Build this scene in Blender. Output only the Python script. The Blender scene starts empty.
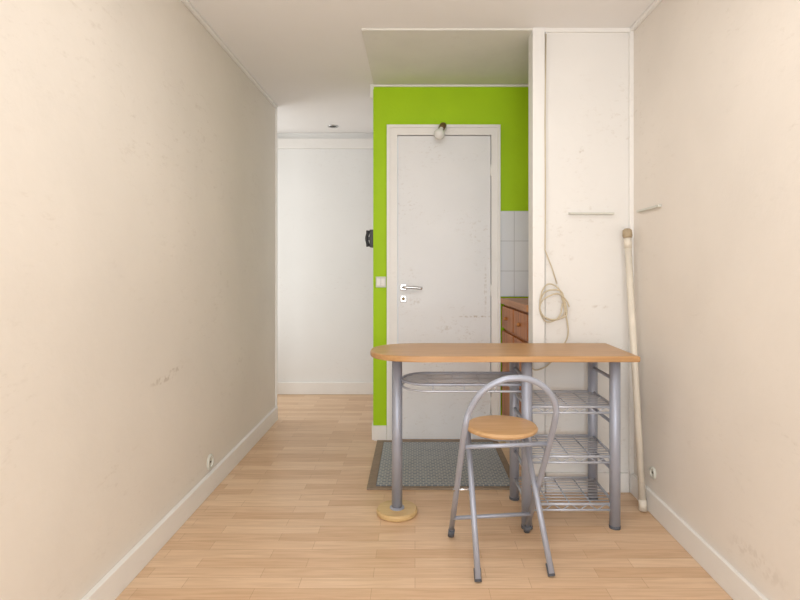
import bpy, bmesh, math, random
from mathutils import Vector, Matrix
random.seed(3)
S=bpy.context.scene
COL=S.collection
def lin(c):
    c=c/255.0
    return c/12.92 if c<=0.04045 else ((c+0.055)/1.055)**2.4
def rgb(r,g,b): return (lin(r),lin(g),lin(b),1)

# ---------------- materials ----------------
def mat(name,col,rough=0.5,metal=0.0,var=0.0,scale=3.0,bump=0.0,bscale=60,spec=0.5,stretch=(1,1,1),dirt=0.0,dscale=5.0,dcol=(.42,.34,.25,1),marks=()):
    m=bpy.data.materials.new(name); m.use_nodes=True
    nt=m.node_tree; b=nt.nodes['Principled BSDF']
    b.inputs['Roughness'].default_value=rough; b.inputs['Metallic'].default_value=metal
    b.inputs['Specular IOR Level'].default_value=spec
    b.inputs['Base Color'].default_value=col
    tc=nt.nodes.new('ShaderNodeTexCoord'); mp=nt.nodes.new('ShaderNodeMapping')
    mp.inputs['Scale'].default_value=stretch
    nt.links.new(tc.outputs['Object'],mp.inputs['Vector'])
    src=None
    if var>0:
        n=nt.nodes.new('ShaderNodeTexNoise'); n.inputs['Scale'].default_value=scale; n.inputs['Detail'].default_value=5
        nt.links.new(mp.outputs[0],n.inputs['Vector'])
        r=nt.nodes.new('ShaderNodeValToRGB')
        r.color_ramp.elements[0].position=0.3; r.color_ramp.elements[1].position=0.7
        r.color_ramp.elements[0].color=tuple(c*(1-var) for c in col[:3])+(1,)
        r.color_ramp.elements[1].color=tuple(min(1,c*(1+var)) for c in col[:3])+(1,)
        nt.links.new(n.outputs['Fac'],r.inputs['Fac']); nt.links.new(r.outputs[0],b.inputs['Base Color'])
        src=r.outputs[0]
    if dirt>0 and src is not None:
        n3=nt.nodes.new('ShaderNodeTexNoise'); n3.inputs['Scale'].default_value=dscale*5; n3.inputs['Detail'].default_value=8; n3.inputs['Roughness'].default_value=.7
        mp2=nt.nodes.new('ShaderNodeMapping'); mp2.inputs['Scale'].default_value=(1,.6,1.6)
        nt.links.new(tc.outputs['Object'],mp2.inputs[0]); nt.links.new(mp2.outputs[0],n3.inputs['Vector'])
        r3=nt.nodes.new('ShaderNodeMapRange'); r3.inputs[1].default_value=.56; r3.inputs[2].default_value=.74
        nt.links.new(n3.outputs['Fac'],r3.inputs[0])
        n4=nt.nodes.new('ShaderNodeTexNoise'); n4.inputs['Scale'].default_value=dscale*.5; n4.inputs['Detail'].default_value=2
        nt.links.new(tc.outputs['Object'],n4.inputs['Vector'])
        r4=nt.nodes.new('ShaderNodeMapRange'); r4.inputs[1].default_value=.44; r4.inputs[2].default_value=.66
        nt.links.new(n4.outputs['Fac'],r4.inputs[0])
        mu=nt.nodes.new('ShaderNodeMath'); mu.operation='MULTIPLY'; nt.links.new(r3.outputs[0],mu.inputs[0]); nt.links.new(r4.outputs[0],mu.inputs[1])
        m2=nt.nodes.new('ShaderNodeMath'); m2.operation='MULTIPLY'; nt.links.new(mu.outputs[0],m2.inputs[0]); m2.inputs[1].default_value=dirt
        fac=m2.outputs[0]
        # real localised stains/scratches on this surface (centre, radii in metres)
        for cen,rad,amt in marks:
            mk=nt.nodes.new('ShaderNodeMapping'); mk.vector_type='POINT'
            mk.inputs['Location'].default_value=tuple(-c/q for c,q in zip(cen,rad)); mk.inputs['Scale'].default_value=tuple(1/q for q in rad)
            nt.links.new(tc.outputs['Object'],mk.inputs[0])
            ln=nt.nodes.new('ShaderNodeVectorMath'); ln.operation='LENGTH'; nt.links.new(mk.outputs[0],ln.inputs[0])
            mr=nt.nodes.new('ShaderNodeMapRange'); mr.inputs[1].default_value=.5; mr.inputs[2].default_value=1; mr.inputs[3].default_value=amt; mr.inputs[4].default_value=0
            nt.links.new(ln.outputs['Value'],mr.inputs[0])
            nn=nt.nodes.new('ShaderNodeTexNoise'); nn.inputs['Scale'].default_value=45; nn.inputs['Detail'].default_value=4
            nt.links.new(tc.outputs['Object'],nn.inputs['Vector'])
            nr=nt.nodes.new('ShaderNodeMapRange'); nr.inputs[1].default_value=.45; nr.inputs[2].default_value=.6
            nt.links.new(nn.outputs['Fac'],nr.inputs[0])
            mm=nt.nodes.new('ShaderNodeMath'); mm.operation='MULTIPLY'; nt.links.new(mr.outputs[0],mm.inputs[0]); nt.links.new(nr.outputs[0],mm.inputs[1])
            mxx=nt.nodes.new('ShaderNodeMath'); mxx.operation='MAXIMUM'; nt.links.new(fac,mxx.inputs[0]); nt.links.new(mm.outputs[0],mxx.inputs[1])
            fac=mxx.outputs[0]
        mx=nt.nodes.new('ShaderNodeMix'); mx.data_type='RGBA'
        nt.links.new(fac,mx.inputs[0]); nt.links.new(src,mx.inputs[6]); mx.inputs[7].default_value=dcol
        nt.links.new(mx.outputs[2],b.inputs['Base Color'])
    if bump>0:
        n2=nt.nodes.new('ShaderNodeTexNoise'); n2.inputs['Scale'].default_value=bscale; n2.inputs['Detail'].default_value=3
        nt.links.new(mp.outputs[0],n2.inputs['Vector'])
        bp=nt.nodes.new('ShaderNodeBump'); bp.inputs['Strength'].default_value=bump; bp.inputs['Distance'].default_value=0.01
        nt.links.new(n2.outputs['Fac'],bp.inputs['Height']); nt.links.new(bp.outputs[0],b.inputs['Normal'])
    return m
M_wallL=mat('wall_cream',rgb(232,225,215),0.75,var=0.035,scale=1.8,bump=0.16,bscale=22,spec=.22,dirt=.32,
   marks=[((-1.06,2.25,.68),(.1,.13,.018),.45),((-1.06,2.36,.70),(.1,.08,.014),.4)])
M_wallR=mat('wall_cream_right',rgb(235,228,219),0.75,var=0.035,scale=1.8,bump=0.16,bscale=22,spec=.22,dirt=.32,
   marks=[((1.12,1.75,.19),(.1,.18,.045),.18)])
M_white=mat('paint_white',rgb(238,237,234),0.5,var=0.015,scale=2,bump=0.05,bscale=30,spec=.35,dirt=.3)
M_part=mat('partition_white',rgb(234,232,228),0.5,var=0.025,scale=2,bump=0.1,bscale=20,spec=.35,dirt=.5,
   marks=[((.86,2.74,1.75),(.02,.1,.03),.4),((.95,2.74,.95),(.05,.1,.012),.35),((.78,2.74,1.2),(.04,.1,.02),.3)])
M_trim=mat('trim_white',rgb(240,238,234),0.4,var=0.02,scale=6,dirt=.25)
M_ceil=mat('ceiling_white',rgb(243,241,239),0.8,var=0.01,spec=.2)
M_nook=mat('ceiling_nook_paint',rgb(226,224,216),0.5,var=0.03,scale=5,spec=.3,dirt=.2)
M_green=mat('paint_green',rgb(170,212,10),0.55,var=0.03,scale=4,bump=0.1,spec=.3)
M_door=mat('door_paint',rgb(232,233,234),0.4,var=0.02,scale=3,bump=0.05,dirt=.6,dscale=7,
   marks=[((.40,3.555,.826),(.13,.1,.008),.7),((.20,3.555,.75),(.06,.1,.02),.35),((.0,3.555,.93),(.05,.1,.03),.3),((.47,3.555,1.0),(.012,.1,.2),.35)])
M_hall=mat('hall_white',rgb(236,236,234),0.5,var=0.02,scale=2,spec=.3,dirt=.25)
M_silver=mat('silver_tube',rgb(168,174,189),0.4,metal=0.3,var=0.03,scale=20)
M_silver2=mat('silver_wire',rgb(190,194,204),0.35,metal=0.3)
M_chrome=mat('brushed_metal',rgb(200,200,200),0.25,metal=1)
M_black=mat('black_plastic',rgb(35,35,40),0.4,var=.1,scale=20)
M_rub=mat('rubber_grey',rgb(92,96,104),0.7,var=.1,scale=30)
M_cable=mat('cable_cream',rgb(205,192,165),0.5,var=.05,scale=20)
M_pole=mat('pole_white',rgb(228,220,205),0.45,var=.05,scale=8,dirt=.5)
M_cap=mat('cap_brown',rgb(176,158,130),0.6,var=.1,scale=30)
M_plate=mat('plate_beige',rgb(214,214,204),0.4,var=.02)
M_dark=mat('dark_gap',rgb(70,66,60),0.8,var=.1)
M_bulb=mat('bulb_glass',rgb(240,240,236),0.15,var=.01)
M_brass=mat('socket_brown',rgb(120,95,60),0.4,metal=.4,var=.1,scale=30)

def wood(name,c1,c2,rough=0.4,axis='X',scale=6):
    m=bpy.data.materials.new(name); m.use_nodes=True
    nt=m.node_tree; b=nt.nodes['Principled BSDF']; b.inputs['Roughness'].default_value=rough
    tc=nt.nodes.new('ShaderNodeTexCoord'); mp=nt.nodes.new('ShaderNodeMapping')
    s={'X':(1,14,14),'Y':(14,1,14),'Z':(14,14,1)}[axis]
    mp.inputs['Scale'].default_value=s
    n=nt.nodes.new('ShaderNodeTexNoise'); n.inputs['Scale'].default_value=scale; n.inputs['Detail'].default_value=6; n.inputs['Distortion'].default_value=.4
    r=nt.nodes.new('ShaderNodeValToRGB'); r.color_ramp.elements[0].position=.3; r.color_ramp.elements[1].position=.7
    r.color_ramp.elements[0].color=c1; r.color_ramp.elements[1].color=c2
    nt.links.new(tc.outputs['Object'],mp.inputs[0]); nt.links.new(mp.outputs[0],n.inputs['Vector'])
    nt.links.new(n.outputs['Fac'],r.inputs[0]); nt.links.new(r.outputs[0],b.inputs['Base Color'])
    return m
M_beech=wood('beech_top',rgb(178,134,88),rgb(200,157,108),.35,'X',4)
M_seat=wood('beech_seat',rgb(194,152,106),rgb(212,172,126),.35,'X',5)
M_disc=wood('beech_disc',rgb(200,168,116),rgb(218,188,138),.4,'X',5)
M_pine=wood('pine_cabinet',rgb(142,80,34),rgb(192,122,58),.45,'Z',3)
M_pinetop=wood('pine_counter',rgb(160,102,52),rgb(192,134,78),.4,'Y',3)

def floor_mat():
    m=bpy.data.materials.new('laminate_floor'); m.use_nodes=True
    nt=m.node_tree; b=nt.nodes['Principled BSDF']; b.inputs['Roughness'].default_value=.36
    b.inputs['Specular IOR Level'].default_value=.4
    tc=nt.nodes.new('ShaderNodeTexCoord')
    br=nt.nodes.new('ShaderNodeTexBrick')
    br.inputs['Scale'].default_value=1; br.inputs['Brick Width'].default_value=.42; br.inputs['Row Height'].default_value=.066
    br.inputs['Mortar Size'].default_value=.0008; br.offset=.37; br.offset_frequency=2; br.inputs['Bias'].default_value=0
    br.inputs['Color1'].default_value=rgb(219,183,147); br.inputs['Color2'].default_value=rgb(236,206,174)
    br.inputs['Mortar'].default_value=rgb(194,157,122)
    nt.links.new(tc.outputs['Object'],br.inputs['Vector'])
    mp=nt.nodes.new('ShaderNodeMapping'); mp.inputs['Scale'].default_value=(1.5,22,1)
    nt.links.new(tc.outputs['Object'],mp.inputs[0])
    n=nt.nodes.new('ShaderNodeTexNoise'); n.inputs['Scale'].default_value=3; n.inputs['Detail'].default_value=7; n.inputs['Distortion'].default_value=.6
    nt.links.new(mp.outputs[0],n.inputs['Vector'])
    r=nt.nodes.new('ShaderNodeValToRGB'); r.color_ramp.elements[0].position=.3; r.color_ramp.elements[1].position=.65
    r.color_ramp.elements[0].color=(.84,.80,.75,1); r.color_ramp.elements[1].color=(1,1,1,1)
    nt.links.new(n.outputs['Fac'],r.inputs[0])
    mx=nt.nodes.new('ShaderNodeMix'); mx.data_type='RGBA'; mx.blend_type='MULTIPLY'; mx.inputs[0].default_value=1
    nt.links.new(br.outputs['Color'],mx.inputs[6]); nt.links.new(r.outputs[0],mx.inputs[7])
    nt.links.new(mx.outputs[2],b.inputs['Base Color'])
    return m
M_floor=floor_mat()
def grid_mat(name,c1,c2,cm,w,h,mortar,rough=.5,axes='XY',off=0.0,loc=(0,0,0)):
    m=bpy.data.materials.new(name); m.use_nodes=True
    nt=m.node_tree; b=nt.nodes['Principled BSDF']; b.inputs['Roughness'].default_value=rough
    tc=nt.nodes.new('ShaderNodeTexCoord'); sp=nt.nodes.new('ShaderNodeSeparateXYZ'); cb=nt.nodes.new('ShaderNodeCombineXYZ')
    mp=nt.nodes.new('ShaderNodeMapping'); mp.inputs['Location'].default_value=loc
    nt.links.new(tc.outputs['Object'],mp.inputs[0]); nt.links.new(mp.outputs[0],sp.inputs[0])
    nt.links.new(sp.outputs[axes[0]],cb.inputs['X']); nt.links.new(sp.outputs[axes[1]],cb.inputs['Y'])
    br=nt.nodes.new('ShaderNodeTexBrick'); br.inputs['Scale'].default_value=1
    br.inputs['Brick Width'].default_value=w; br.inputs['Row Height'].default_value=h; br.offset=off
    br.inputs['Mortar Size'].default_value=mortar; br.inputs['Color1'].default_value=c1; br.inputs['Color2'].default_value=c2; br.inputs['Mortar'].default_value=cm
    nt.links.new(cb.outputs[0],br.inputs['Vector']); nt.links.new(br.outputs['Color'],b.inputs['Base Color'])
    return m
M_tile=grid_mat('white_tiles',rgb(234,237,241),rgb(229,233,238),rgb(200,203,207),.2,.2,.0025,.2,'XZ',0,(-.661,0,-.13))
M_mat=grid_mat('woven_mat',rgb(148,158,165),rgb(130,141,150),rgb(188,188,184),.03,.022,.003,.8,'XY',.5)
M_matb=mat('mat_border',rgb(146,130,112),.8,var=.1,scale=40)

# ---------------- mesh helpers ----------------
def finish(bm,name,m,parent=None,smooth=False):
    me=bpy.data.meshes.new(name); bmesh.ops.recalc_face_normals(bm,faces=bm.faces[:]); bm.to_mesh(me); bm.free()
    me.materials.append(m)
    if smooth:
        for p in me.polygons: p.use_smooth=True
    o=bpy.data.objects.new(name,me); COL.objects.link(o)
    if parent: o.parent=parent
    return o
def empty(name):
    e=bpy.data.objects.new(name,None); COL.objects.link(e); e.empty_display_size=.1; return e
def addbox(bm,a,b):
    vs=[bm.verts.new((x,y,z)) for x in (a[0],b[0]) for y in (a[1],b[1]) for z in (a[2],b[2])]
    for f in [(0,1,3,2),(4,6,7,5),(0,4,5,1),(2,3,7,6),(0,2,6,4),(1,5,7,3)]:
        bm.faces.new([vs[i] for i in f])
def box(name,a,b,m,parent=None,bev=0,seg=2):
    bm=bmesh.new(); addbox(bm,a,b)
    if bev: bmesh.ops.bevel(bm,geom=bm.edges[:],offset=bev,segments=seg,affect='EDGES',profile=.7)
    return finish(bm,name,m,parent)
def boxes(name,lst,m,parent=None):
    bm=bmesh.new()
    for a,b in lst: addbox(bm,a,b)
    return finish(bm,name,m,parent)
def prism(name,pts,z0,z1,m,parent=None,bev=0,smooth=False):
    bm=bmesh.new(); v=[bm.verts.new((x,y,z0)) for x,y in pts]; f=bm.faces.new(v)
    r=bmesh.ops.extrude_face_region(bm,geom=[f]); 
    for g in r['geom']:
        if isinstance(g,bmesh.types.BMVert): g.co.z=z1
    if bev:
        ed=[e for e in bm.edges if abs(e.verts[0].co.z-e.verts[1].co.z)<1e-6]
        bmesh.ops.bevel(bm,geom=ed,offset=bev,segments=3,affect='EDGES',profile=.5)
    return finish(bm,name,m,parent)
def addtube(bm,pts,r,n=14,closed=False,cap=True):
    pts=[Vector(p) for p in pts]; N=len(pts); rings=[]; up=None
    for i,p in enumerate(pts):
        if closed: t=(pts[(i+1)%N]-pts[i-1]).normalized()
        else: t=(pts[min(i+1,N-1)]-pts[max(i-1,0)]).normalized()
        if up is None:
            up=Vector((0,0,1)) if abs(t.z)<.9 else Vector((1,0,0))
        up=(up-t*up.dot(t)).normalized(); s=t.cross(up)
        rr=r[i] if isinstance(r,(list,tuple)) else r
        rings.append([bm.verts.new(p+(up*math.cos(2*math.pi*k/n)+s*math.sin(2*math.pi*k/n))*rr) for k in range(n)])
    for i in range(N if closed else N-1):
        a=rings[i]; b=rings[(i+1)%N]
        for k in range(n): bm.faces.new([a[k],a[(k+1)%n],b[(k+1)%n],b[k]])
    if cap and not closed:
        bm.faces.new(rings[0]); bm.faces.new(rings[-1])
def shade_auto(o):
    for p in o.data.polygons: p.use_smooth = len(p.vertices)<=4
def tube(name,pts,r,m,parent=None,n=14,closed=False):
    bm=bmesh.new(); addtube(bm,pts,r,n,closed); o=finish(bm,name,m,parent); shade_auto(o); return o
def tubes(name,lst,m,parent=None,n=8):
    bm=bmesh.new()
    for pts,r in lst: addtube(bm,pts,r,n)
    o=finish(bm,name,m,parent); shade_auto(o); return o
def cat(pts,k=8,closed=False):
    P=[Vector(p) for p in pts]; out=[]; N=len(P)
    for i in range(N if closed else N-1):
        if closed: a,b,c,d=P[i-1],P[i],P[(i+1)%N],P[(i+2)%N]
        else: a,b,c,d=P[max(i-1,0)],P[i],P[i+1],P[min(i+2,N-1)]
        for j in range(k):
            t=j/k
            out.append(.5*((2*b)+(c-a)*t+(2*a-5*b+4*c-d)*t*t+(3*b-a-3*c+d)*t**3))
    if not closed: out.append(P[-1])
    return out
def lathe(name,prof,loc,m,parent=None,n=40,rot=None):
    bm=bmesh.new(); rings=[]
    for r,z in prof:
        rings.append([bm.verts.new((r*math.cos(2*math.pi*k/n),r*math.sin(2*math.pi*k/n),z)) for k in range(n)] if r>1e-5 else [bm.verts.new((0,0,z))])
    for a,b in zip(rings,rings[1:]):
        for k in range(n):
            k2=(k+1)%n
            if len(a)==1 and len(b)>1: bm.faces.new([a[0],b[k],b[k2]])
            elif len(b)==1 and len(a)>1: bm.faces.new([a[k],a[k2],b[0]])
            elif len(a)>1: bm.faces.new([a[k],a[k2],b[k2],b[k]])
    if rot is not None: bmesh.ops.transform(bm,matrix=rot,verts=bm.verts[:])
    bmesh.ops.translate(bm,verts=bm.verts[:],vec=loc)
    o=finish(bm,name,m,parent,smooth=True)
    md=o.modifiers.new('es','EDGE_SPLIT'); md.split_angle=math.radians(35)
    return o

# ---------------- room ----------------
XL,XR=-1.06,1.12; ZC=2.38; YP=2.73; YG=3.56; YH=4.86; YW=-1.6; XG=-.275; YLE=4.04
box('floor',(-1.9,YW-.1,-.1),(XR+.1,YH+.1,0),M_floor)
box('ceiling',(-1.9,YW-.1,ZC),(XR+.1,YH+.1,ZC+.1),M_ceil)
box('wall_left',(XL-.1,YW,0),(XL,YLE,ZC),M_wallL)
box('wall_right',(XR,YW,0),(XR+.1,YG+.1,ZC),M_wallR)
box('wall_hall_back',(-1.9,YH,0),(XG+.1,YH+.1,ZC),M_hall)
box('wall_hall_left',(-1.9,YLE-.1,0),(-1.8,YH,ZC),M_hall)
box('wall_hall_near',(-1.8,YLE-.1,0),(XL-.1,YLE,ZC),M_hall)
box('wall_hall_right',(XG,YG+.1,0),(XG+.1,YH,ZC),M_hall)
DX0,DX1,DZ=-.187,.566,2.10
box('wall_kitchen_left',(XG,YG,0),(DX0,YG+.1,ZC),M_green)
box('wall_kitchen_right',(DX1,YG,0),(XR,YG+.1,ZC),M_green)
box('wall_kitchen_top',(DX0,YG,DZ),(DX1,YG+.1,ZC),M_green)
# kitchen nook ceiling panel
box('ceiling_nook_panel',(XG,YP+.005,ZC-.010),(XR,YG,ZC),M_nook)
box('trim_nook_cornice',(XG,YG-.015,ZC-.022),(XR,YG,ZC-.010),M_trim,bev=.004)
# partition
PX=.602
e=empty('wall_partition')
box('panel',(PX+.068,YP+.012,0),(XR,YP+.1,ZC),M_part,e)
box('post',(PX,YP-.005,0),(PX+.062,YP+.1,ZC),M_white,e,bev=.003)
box('edge_strip',(XR-.022,YP-.004,0),(XR,YP+.012,ZC),M_trim,e,bev=.003)
box('top_strip',(PX+.062,YP,ZC-.02),(XR-.022,YP+.012,ZC),M_trim,e)
# rear wall (behind camera) with window
WX0,WX1,WZ0,WZ1=-.85,.85,.25,2.2
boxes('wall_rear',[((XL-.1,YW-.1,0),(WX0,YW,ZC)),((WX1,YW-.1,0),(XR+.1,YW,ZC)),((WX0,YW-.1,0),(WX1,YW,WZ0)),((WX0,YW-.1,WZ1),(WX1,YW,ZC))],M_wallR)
boxes('window_1',[((WX0,YW-.08,WZ0),(WX0+.05,YW-.03,WZ1)),((WX1-.05,YW-.08,WZ0),(WX1,YW-.03,WZ1)),((-.035,YW-.08,WZ0),(.035,YW-.03,WZ1)),
 ((WX0,YW-.08,WZ0),(WX1,YW-.03,WZ0+.05)),((WX0,YW-.08,WZ1-.05),(WX1,YW-.03,WZ1))],M_trim)
# baseboards
def skirt(name,a,b): return box(name,a,b,M_trim,bev=.005)
BH=.10
skirt('baseboard_left',(XL,YW,0),(XL+.022,YLE,BH))
skirt('baseboard_right',(XR-.018,YW,0),(XR,YP-.006,BH))
skirt('baseboard_hall',(-1.8,YH-.016,0),(XG,YH,BH+.01))
skirt('baseboard_kitchen',(XG,YG-.016,0),(DX0-.002,YG,BH))
skirt('baseboard_partition',(PX+.07,YP-.003,0),(XR-.024,YP+.012,BH))
skirt('baseboard_hall_right',(XG-.014,YG,0),(XG,YH-.017,BH))
box('trim_hall_beam',(-1.8,YH-.03,2.235),(XG,YH,2.325),M_trim,bev=.006)
box('trim_left_end',(XL-.1,YLE,0),(XL+.012,YLE+.02,ZC),M_trim,bev=.003)
for nm,x0,x1,y1 in(('trim_cornice_left',XL,XL+.02,YLE),('trim_cornice_right',XR-.02,XR,YP-.006)):
    box(nm,(x0,YW,ZC-.02),(x1,y1,ZC),M_trim,bev=.006)
box('trim_green_edge',(XG-.004,YG-.003,BH+.002),(XG+.004,YG+.0,ZC-.036),M_green)
# tiles
box('wall_tiles',(DX1+.004,YG-.01,.96),(XR,YG,1.53),M_tile)

# ---------------- door ----------------
d=empty('door_1')
LX0,LX1,LZ=-.118,.508,2.035
boxes('casing',[((DX0,YG-.02,0),(LX0,YG+.06,DZ)),((LX1,YG-.02,0),(DX1,YG+.06,DZ)),((LX0,YG-.02,LZ),(LX1,YG+.06,DZ))],M_trim,d)
boxes('casing_moulding',[((DX0,YG-.032,0),(DX0+.02,YG-.02,DZ)),((DX1-.02,YG-.032,0),(DX1,YG-.02,DZ)),((DX0+.02,YG-.032,DZ-.02),(DX1-.02,YG-.02,DZ))],M_trim,d)
box('leaf',(LX0+.004,YG-.005,.008),(LX1-.004,YG+.04,LZ-.004),M_door,d,bev=.003)
hz=1.022
box('handle_rose',(LX0+.02,YG-.014,hz-.02),(LX0+.062,YG-.005,hz+.02),M_chrome,d,bev=.004)
tube('lever',cat([(LX0+.04,YG-.012,hz),(LX0+.04,YG-.045,hz),(LX0+.055,YG-.056,hz),(LX0+.10,YG-.056,hz-.001),(LX0+.165,YG-.052,hz-.006)],5),.009,M_chrome,d)
box('lock_plate',(LX0+.02,YG-.012,hz-.1),(LX0+.062,YG-.005,hz-.055),M_chrome,d,bev=.004)
lathe('lock_cylinder',[(0,0),(.011,0),(.011,.012),(0,.012)],Vector((LX0+.041,YG-.012,hz-.077)),M_brass,d,16,Matrix.Rotation(math.pi/2,4,'X'))
for i,z in enumerate((.25,1.0,1.8)):
    tube('hinge_%d'%(i+1),[(LX1,YG-.012,z-.04),(LX1,YG-.012,z+.04)],.007,M_trim,d)

# ---------------- bulb over door ----------------
L=empty('bare_bulb_lamp')
bx=.17
RX=Matrix.Rotation(math.pi/2,4,'X')
lathe('socket_base',[(0,0),(.028,0),(.03,.012),(.022,.022),(0,.022)],Vector((bx+.01,YG-.033,2.075)),M_plate,L,24,RX)
tube('socket',[(bx+.02,YG-.052,2.09),(bx+.012,YG-.08,2.08),(bx+.002,YG-.1,2.055)],[.018,.022,.020],M_brass,L)
R=Matrix.Rotation(math.radians(155),4,'X')@Matrix.Rotation(math.radians(-18),4,'Y')
lathe('bulb',[(.014,0),(.016,.012),(.028,.028),(.035,.045),(.033,.062),(.021,.076),(0,.082)],Vector((bx+.002,YG-.1,2.057)),M_bulb,L,28,R)

# ---------------- switch, intercom ----------------
sw=empty('light_switch')
sx=(381-415)*YG/533; sz=1.15-(282-268)*YG/533
box('plate',(sx-.034,YG-.01,sz-.036),(sx+.034,YG,sz+.036),M_plate,sw,bev=.003)
box('rocker_1',(sx-.026,YG-.015,sz-.024),(sx-.002,YG-.01,sz+.024),M_trim,sw,bev=.002)
box('rocker_2',(sx+.002,YG-.015,sz-.024),(sx+.026,YG-.01,sz+.024),M_trim,sw,bev=.002)
ic=empty('wall_intercom')
iz=1.15+(268-239)*3.7/533
box('base',(XG-.035,3.62,iz-.06),(XG,3.74,iz+.06),M_black,ic,bev=.006)
tube('handset',cat([(XG-.045,3.65,iz-.055),(XG-.05,3.65,iz-.03),(XG-.056,3.65,iz),(XG-.05,3.65,iz+.03),(XG-.045,3.65,iz+.055)],4),[.013]*3+[.011]*11+[.013]*3,M_black,ic)
box('cradle',(XG-.045,3.64,iz-.012),(XG-.03,3.66,iz+.012),M_black,ic)
box('junction_box',(XG-.025,YG+.01,2.29),(XG,YG+.05,ZC),M_trim,bev=.004)

# ---------------- recessed spotlight ----------------
sp=empty('recessed_spotlight')
sy=4.62; sxx=(333-415)*sy/533
lathe('trim_ring',[(.03,0),(.046,0),(.047,-.003),(.044,-.007),(.032,-.006),(.03,0)],Vector((sxx,sy,ZC)),M_chrome,sp)
lathe('lens',[(0,-.004),(.031,-.004),(.031,-.001),(0,-.001)],Vector((sxx,sy,ZC)),M_dark,sp)

# ---------------- outlets ----------------
def outlet(x,y,z,side,k=1.0):
    o=empty('wall_outlet'); Rm=Matrix.Rotation(side*math.pi/2,4,'Y')
    lathe('plate',[(0,0),(.036*k,0),(.038*k,.004),(.034*k,.01),(.024*k,.011),(.022*k,.004),(0,.004)],Vector((x,y,z)),M_plate,o,28,Rm)
    box('pin_holes',(min(x,x+side*.006),y-.008,z-.004),(max(x,x+side*.006),y+.008,z+.003),M_dark,o)
outlet(XL,2.75,.15,1,1.05)
outlet(XR,2.50,.19,-1,.75)

# ---------------- shelf cleats ----------------
def cleat(a,b):
    return box('wall_shelf_cleat',a,b,M_plate,bev=.003)
cz=1.15+(268-213)*YP/533
x0=(569-415)*YP/533; x1=(614-415)*YP/533
cleat((x0,YP-.008,cz-.007),(x1,YP+.012,cz+.003))
cleat((XR-.016,2.42,cz-.004),(XR,2.66,cz+.006))

# ---------------- leaning pole ----------------
p=empty('leaning_pole')
pb=Vector((1.078,2.52,.004)); pt=Vector((1.066,2.672,1.30))
tube('shaft',[pb,pt],.0160,M_pole,p,20)
dr=(pt-pb).normalized()
tube('top_cap',[pt,pt+dr*.012,pt+dr*.04,pt+dr*.048],[.020,.024,.022,.012],M_cap,p,20)
tube('collar',[pt-dr*.05,pt],[.0175,.0185],M_pole,p,20)
tube('foot_cap',[pb,pb+dr*.05],.0185,M_pole,p,20)

# ---------------- cable ----------------
c=empty('electric_cable')
cy=YP-.011
def W(u,v,y=cy): return Vector(((u-415)*y/533,y,1.15-(v-268)*y/533))
tube('drop',[W(546,34,cy+.004),W(545,120,cy+.004),W(545.5,200),W(545,250),W(552,268),W(557,284)],.003,M_cable,c,8)
loop=[]
for t in range(3):
    for k in range(10):
        a=2*math.pi*k/10+t*.3
        cu=551+t*1.5+random.uniform(-1,1); cv=303+t*2+random.uniform(-1,1)
        loop.append(W(cu+(12+t*1.2)*math.cos(a),cv+(19-t*3)*math.sin(a),cy-.004-.004*t))
tube('coil',cat(loop,4),.0035,M_cable,c,8)
tube('tail',cat([W(560,290,cy-.004),W(566,315),W(568,335),W(560,350),W(548,365),W(535,370),W(528,362)],6),.0035,M_cable,c,8)

# ---------------- mat ----------------
mt=empty('floor_mat')
box('woven_field',(-.205,2.80,.001),(.51,3.50,.008),M_mat,mt,bev=.002)
boxes('border',[((-.25,2.76,.001),(-.206,3.53,.010)),((.511,2.76,.001),(.545,3.53,.010)),((-.206,2.76,.001),(.511,2.785,.010)),((-.206,3.501,.001),(.511,3.53,.010))],M_matb,mt)

# ---------------- kitchen cabinet ----------------
k=empty('kitchen_cabinet')
Y0,Y1=YP+.105,YG-.034
xa,xb=.605,.578
prism('plinth',[(xa+.02,Y0),(XR-.002,Y0),(XR-.002,Y1),(xb+.02,Y1)],0,.16,M_trim,k)
prism('carcass',[(xa+.012,Y0),(XR-.002,Y0),(XR-.002,Y1),(xb+.012,Y1)],.16,.915,M_pine,k)
prism('countertop',[(xa-.012,Y0),(XR-.002,Y0),(XR-.002,Y1),(xb-.012,Y1)],.915,.952,M_pinetop,k,bev=.004)
for i,(s0,s1) in enumerate(((.02,.48),(.52,.98))):
    def P(s,off): return (xa+(xb-xa)*s+.012-off, Y0+(Y1-Y0)*s)
    for nm,z0,z1,o1 in(('door_frame',.18,.74,.018),('drawer',.76,.90,.018)):
        a=P(s0,o1);b=P(s1,o1);c2=P(s1,0);d2=P(s0,0)
        prism('%s_%d'%(nm,i+1),[a,b,c2,d2],z0,z1,M_pine,k,bev=.003)
        mm=P((s0+s1)/2,o1+.012)
        lathe('knob_%s_%d'%(nm,i+1),[(0,0),(.008,0),(.013,.012),(.009,.02),(0,.022)],Vector((mm[0]+.012,mm[1],(z0+z1)/2)),M_pinetop,k,16,Matrix.Rotation(-math.pi/2,4,'Y'))

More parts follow.
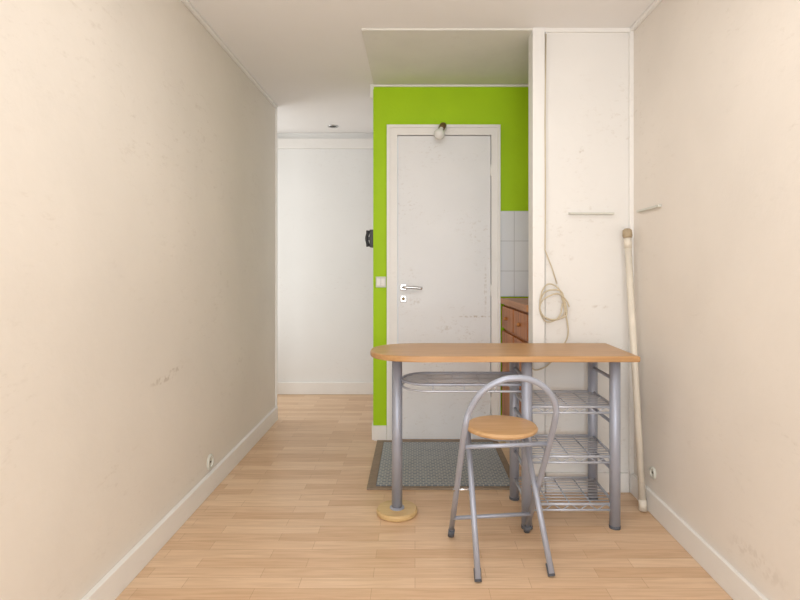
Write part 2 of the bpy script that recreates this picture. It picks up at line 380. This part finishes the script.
# ---------------- bar table ----------------
T=empty('breakfast_table')
TZ=.77; TH=.026
ty0,ty1=2.29,2.70; tx1=.968; cxl=.03
pts=[]
pts.append((tx1,ty0)); pts.append((tx1,ty1))
my=(ty0+ty1)/2; hy=(ty1-ty0)/2; ax=.238
n=28
for i in range(n+1):
    a=math.pi/2+math.pi*i/n
    ca,sa=math.cos(a),math.sin(a)
    pts.append((cxl+ax*(-abs(ca)**.85),my+hy*(abs(sa)**.9)*(1 if sa>0 else -1)))
prism('tabletop',pts,TZ-TH,TZ,M_beech,T,bev=.006)
px0,px1,py0,py1=.495,.885,2.36,2.655
i=0
for x in(px0,px1):
    for y in(py0,py1):
        i+=1
        tube('post_%d'%i,[(x,y,.012),(x,y,TZ-TH)],.0235,M_silver,T,24)
        tube('foot_%d'%i,[(x,y,0),(x,y,.012)],.025,M_rub,T,24)
lx,ly=-.084,2.50
tube('round_leg',[(lx,ly,.024),(lx,ly,TZ-TH)],.0245,M_silver,T,28)
lathe('leg_flange',[(.026,.026),(.034,.026),(.034,.03),(.0255,.034)],Vector((lx,ly,0)),M_silver,T,28)
lathe('round_base',[(0,0),(.09,0),(.096,.006),(.096,.018),(.09,.026),(0,.026)],Vector((lx,ly,0)),M_disc,T,48)
lathe('top_flange',[(0,0),(.045,0),(.045,-.006),(.026,-.01)],Vector((lx,ly,TZ-TH)),M_silver,T,28)
# oval wire rack
rz=.63; x_l,x_r=.0,.495; yy0,yy1=2.375,2.64; ym=(yy0+yy1)/2; hr=(yy1-yy0)/2
pth=[(x_r,yy0,rz)]
for i2 in range(5): pth.append((x_r+(x_l+.06-x_r)*(i2+1)/5,yy0,rz))
for i2 in range(1,16):
    a=-math.pi/2-math.pi*i2/16; pth.append((x_l+.06+.12*math.cos(a),ym+hr*math.sin(a),rz))
for i2 in range(6): pth.append((x_l+.06+(x_r-x_l-.06)*i2/5,yy1,rz))
tube('rack_frame_upper',pth,.0065,M_silver,T,10)
tube('rack_frame_lower',[(a,b,c3-.03) for a,b,c3 in pth],.005,M_silver2,T,10)
W_=[]
for j in range(1,8):
    y=yy0+(yy1-yy0)*j/8; dx=.12*math.sqrt(max(0,1-((y-ym)/hr)**2))
    W_.append(([(x_l+.06-dx,y,rz-.002),(x_r,y,rz-.002)],.0030))
for j in range(4):
    x=.06+j*.12; W_.append(([(x,yy0,rz-.006),(x,yy1,rz-.006)],.003))
for j in range(3):
    x=.08+j*.14
    for y in(yy0,yy1): W_.append(([(x,y,rz),(x,y,rz-.03)],.003))
tubes('rack_wires',W_,M_silver2,T)
tube('rack_clamp',[(lx,ly,rz),(-.055,ly,rz)],.008,M_silver,T)
# shelves
for si,z in enumerate((.535,.315,.105)):
    fr=[(px0,py0,z),(px1,py0,z),(px1,py1,z),(px0,py1,z)]
    L2=[([fr[a],fr[(a+1)%4]],.0065) for a in range(4)]
    L2+=[([(px0,py0,z-.026),(px1,py0,z-.026)],.005)]
    for j in range(1,9):
        y=py0+(py1-py0)*j/9; L2.append(([(px0,y,z+.002),(px1,y,z+.002)],.0026))
    for x in(px0+.1,px0+.195,px0+.29): L2.append(([(x,py0,z-.004),(x,py1,z-.004)],.0035))
    nz=10
    for j in range(nz):
        xA=px0+(px1-px0)*j/nz; xB=px0+(px1-px0)*(j+1)/nz
        L2.append(([(xA,py0,z if j%2 else z-.026),(xB,py0,z-.026 if j%2 else z)],.0022))
    tubes('wire_shelf_%d'%(si+1),L2,M_silver2,T)
L3=[]
for z in(.655,.455,.245):
    for x in(px1,px0): L3.append(([(x,py0,z),(x,py1,z)],.008))
tubes('side_rails',L3,M_silver,T,12)

# ---------------- folding chair ----------------
C=empty('folding_chair')
r=.0115
bl=Vector((.154,2.287,.0)); brr=Vector((.487,2.325,.0))
fl=Vector((.231,1.950,.0)); frr=Vector((.509,1.985,.0))
def V(u,v,y): return Vector(((u-415)*y/533,y,1.15-(v-268)*y/533))
up=Vector((0,0,.012))
loop=[bl+up, bl.lerp(V(464,432,1.94),.5), V(464,434,1.94), V(469,412,1.92), V(482,392,1.90), V(500,381,1.89), V(516,378,1.89), V(534,381,1.90), V(548,391,1.91), V(555.5,406,1.93), V(554,425,1.96)]
last=loop[-1]; loop+= [last.lerp(brr,.5), brr+up]
sm=[loop[0]]+cat(loop[1:-1],8)+[loop[-1]]
tube('back_loop_frame',sm,r,M_silver,C,16)
seatc=Vector((.350,2.155,.508))
tl=Vector((.222,2.25,.475)); tr=Vector((.462,2.28,.475))
tube('front_frame_left',[fl+up,tl],r,M_silver,C,16)
tube('front_frame_right',[frr+up,tr],r,M_silver,C,16)
tube('front_frame_top',[tl,tr],r,M_silver,C,16)
def on(a,b,z): t=(z-a.z)/(b.z-a.z); return a.lerp(b,t)
LA,LB=bl,V(464,434,1.94); RA,RB=brr,V(554,425,1.96)
tube('crossbar_back',[on(LA,LB,.11),on(RA,RB,.11)],.008,M_silver,C,12)
tube('seat_support_bar',[on(LA,LB,.485),on(RA,RB,.485)],.008,M_silver,C,12)
for nm,a,b in(('foot_bl',bl,LB),('foot_br',brr,RB),('foot_fl',fl,tl),('foot_fr',frr,tr)):
    dd=(b-a).normalized(); tube(nm,[a+Vector((0,0,.002)),a+dd*.045],[.0135,.014],M_rub,C,16)
lathe('seat',[(0,0),(.13,0),(.142,.005),(.144,.013),(.138,.021),(.125,.0235),(.06,.022),(0,.022)],seatc-Vector((0,0,.012)),M_seat,C,56)
tube('seat_ring',[seatc+Vector((.105*math.cos(a),.105*math.sin(a),-.018)) for a in [2*math.pi*i/32 for i in range(32)]],.007,M_silver,C,10,closed=True)
for nm,a,b,c4,d4 in(('pivot_left',LA,LB,fl,tl),('pivot_right',RA,RB,frr,tr)):
    best=min([i/100 for i in range(5,46)],key=lambda z:abs(on(a,b,z).y-on(c4,d4,z).y))
    q1=on(a,b,best); q2=on(c4,d4,best); dv=(q2-q1).normalized()
    tube(nm,[q1-dv*.016,q2+dv*.014],.006,M_chrome,C,12)

# ---------------- lights ----------------
def area(name,loc,rot,sx,sy,e,col=(1,1,1)):
    l=bpy.data.lights.new(name,'AREA'); l.shape='RECTANGLE'; l.size=sx; l.size_y=sy; l.energy=e; l.color=col
    o=bpy.data.objects.new(name,l); o.location=loc; o.rotation_euler=rot; COL.objects.link(o); return o
area('window_daylight',(0,YW-.12,1.25),(math.radians(90),0,0),1.7,1.9,60,(.95,.975,1))
area('ceiling_fill_light',(0,1.5,2.35),(0,0,0),.6,1.2,9.5,(1,.995,.99))  # added soft fill out of view; the room has no known fixture here
area('upward_fill_light',(0,-.5,1.0),(math.radians(180),0,0),1.0,1.4,11,(.98,.985,1))  # unseen fill added behind the camera, facing up to brighten the ceiling
area('hall_fill_light',(-1.72,4.46,1.3),(math.radians(90),0,math.radians(-90)),.6,1.9,7.5,(1,.98,.96))  # added fill hidden behind the left wall, evens out the hall brightness
w=bpy.data.worlds.new('sky'); S.world=w; w.use_nodes=True
w.node_tree.nodes['Background'].inputs[0].default_value=(.9,.95,1,1); w.node_tree.nodes['Background'].inputs[1].default_value=1.0
S.view_settings.view_transform='Standard'
# ---------------- camera ----------------
cam=bpy.data.cameras.new('camera'); co=bpy.data.objects.new('camera',cam); COL.objects.link(co)
co.location=(0,0,1.15); co.rotation_euler=(math.radians(90),0,0)
cam.sensor_width=36; cam.lens=533/800*36; cam.shift_x=-15/800; cam.shift_y=-32/800; cam.clip_start=.05
S.camera=co
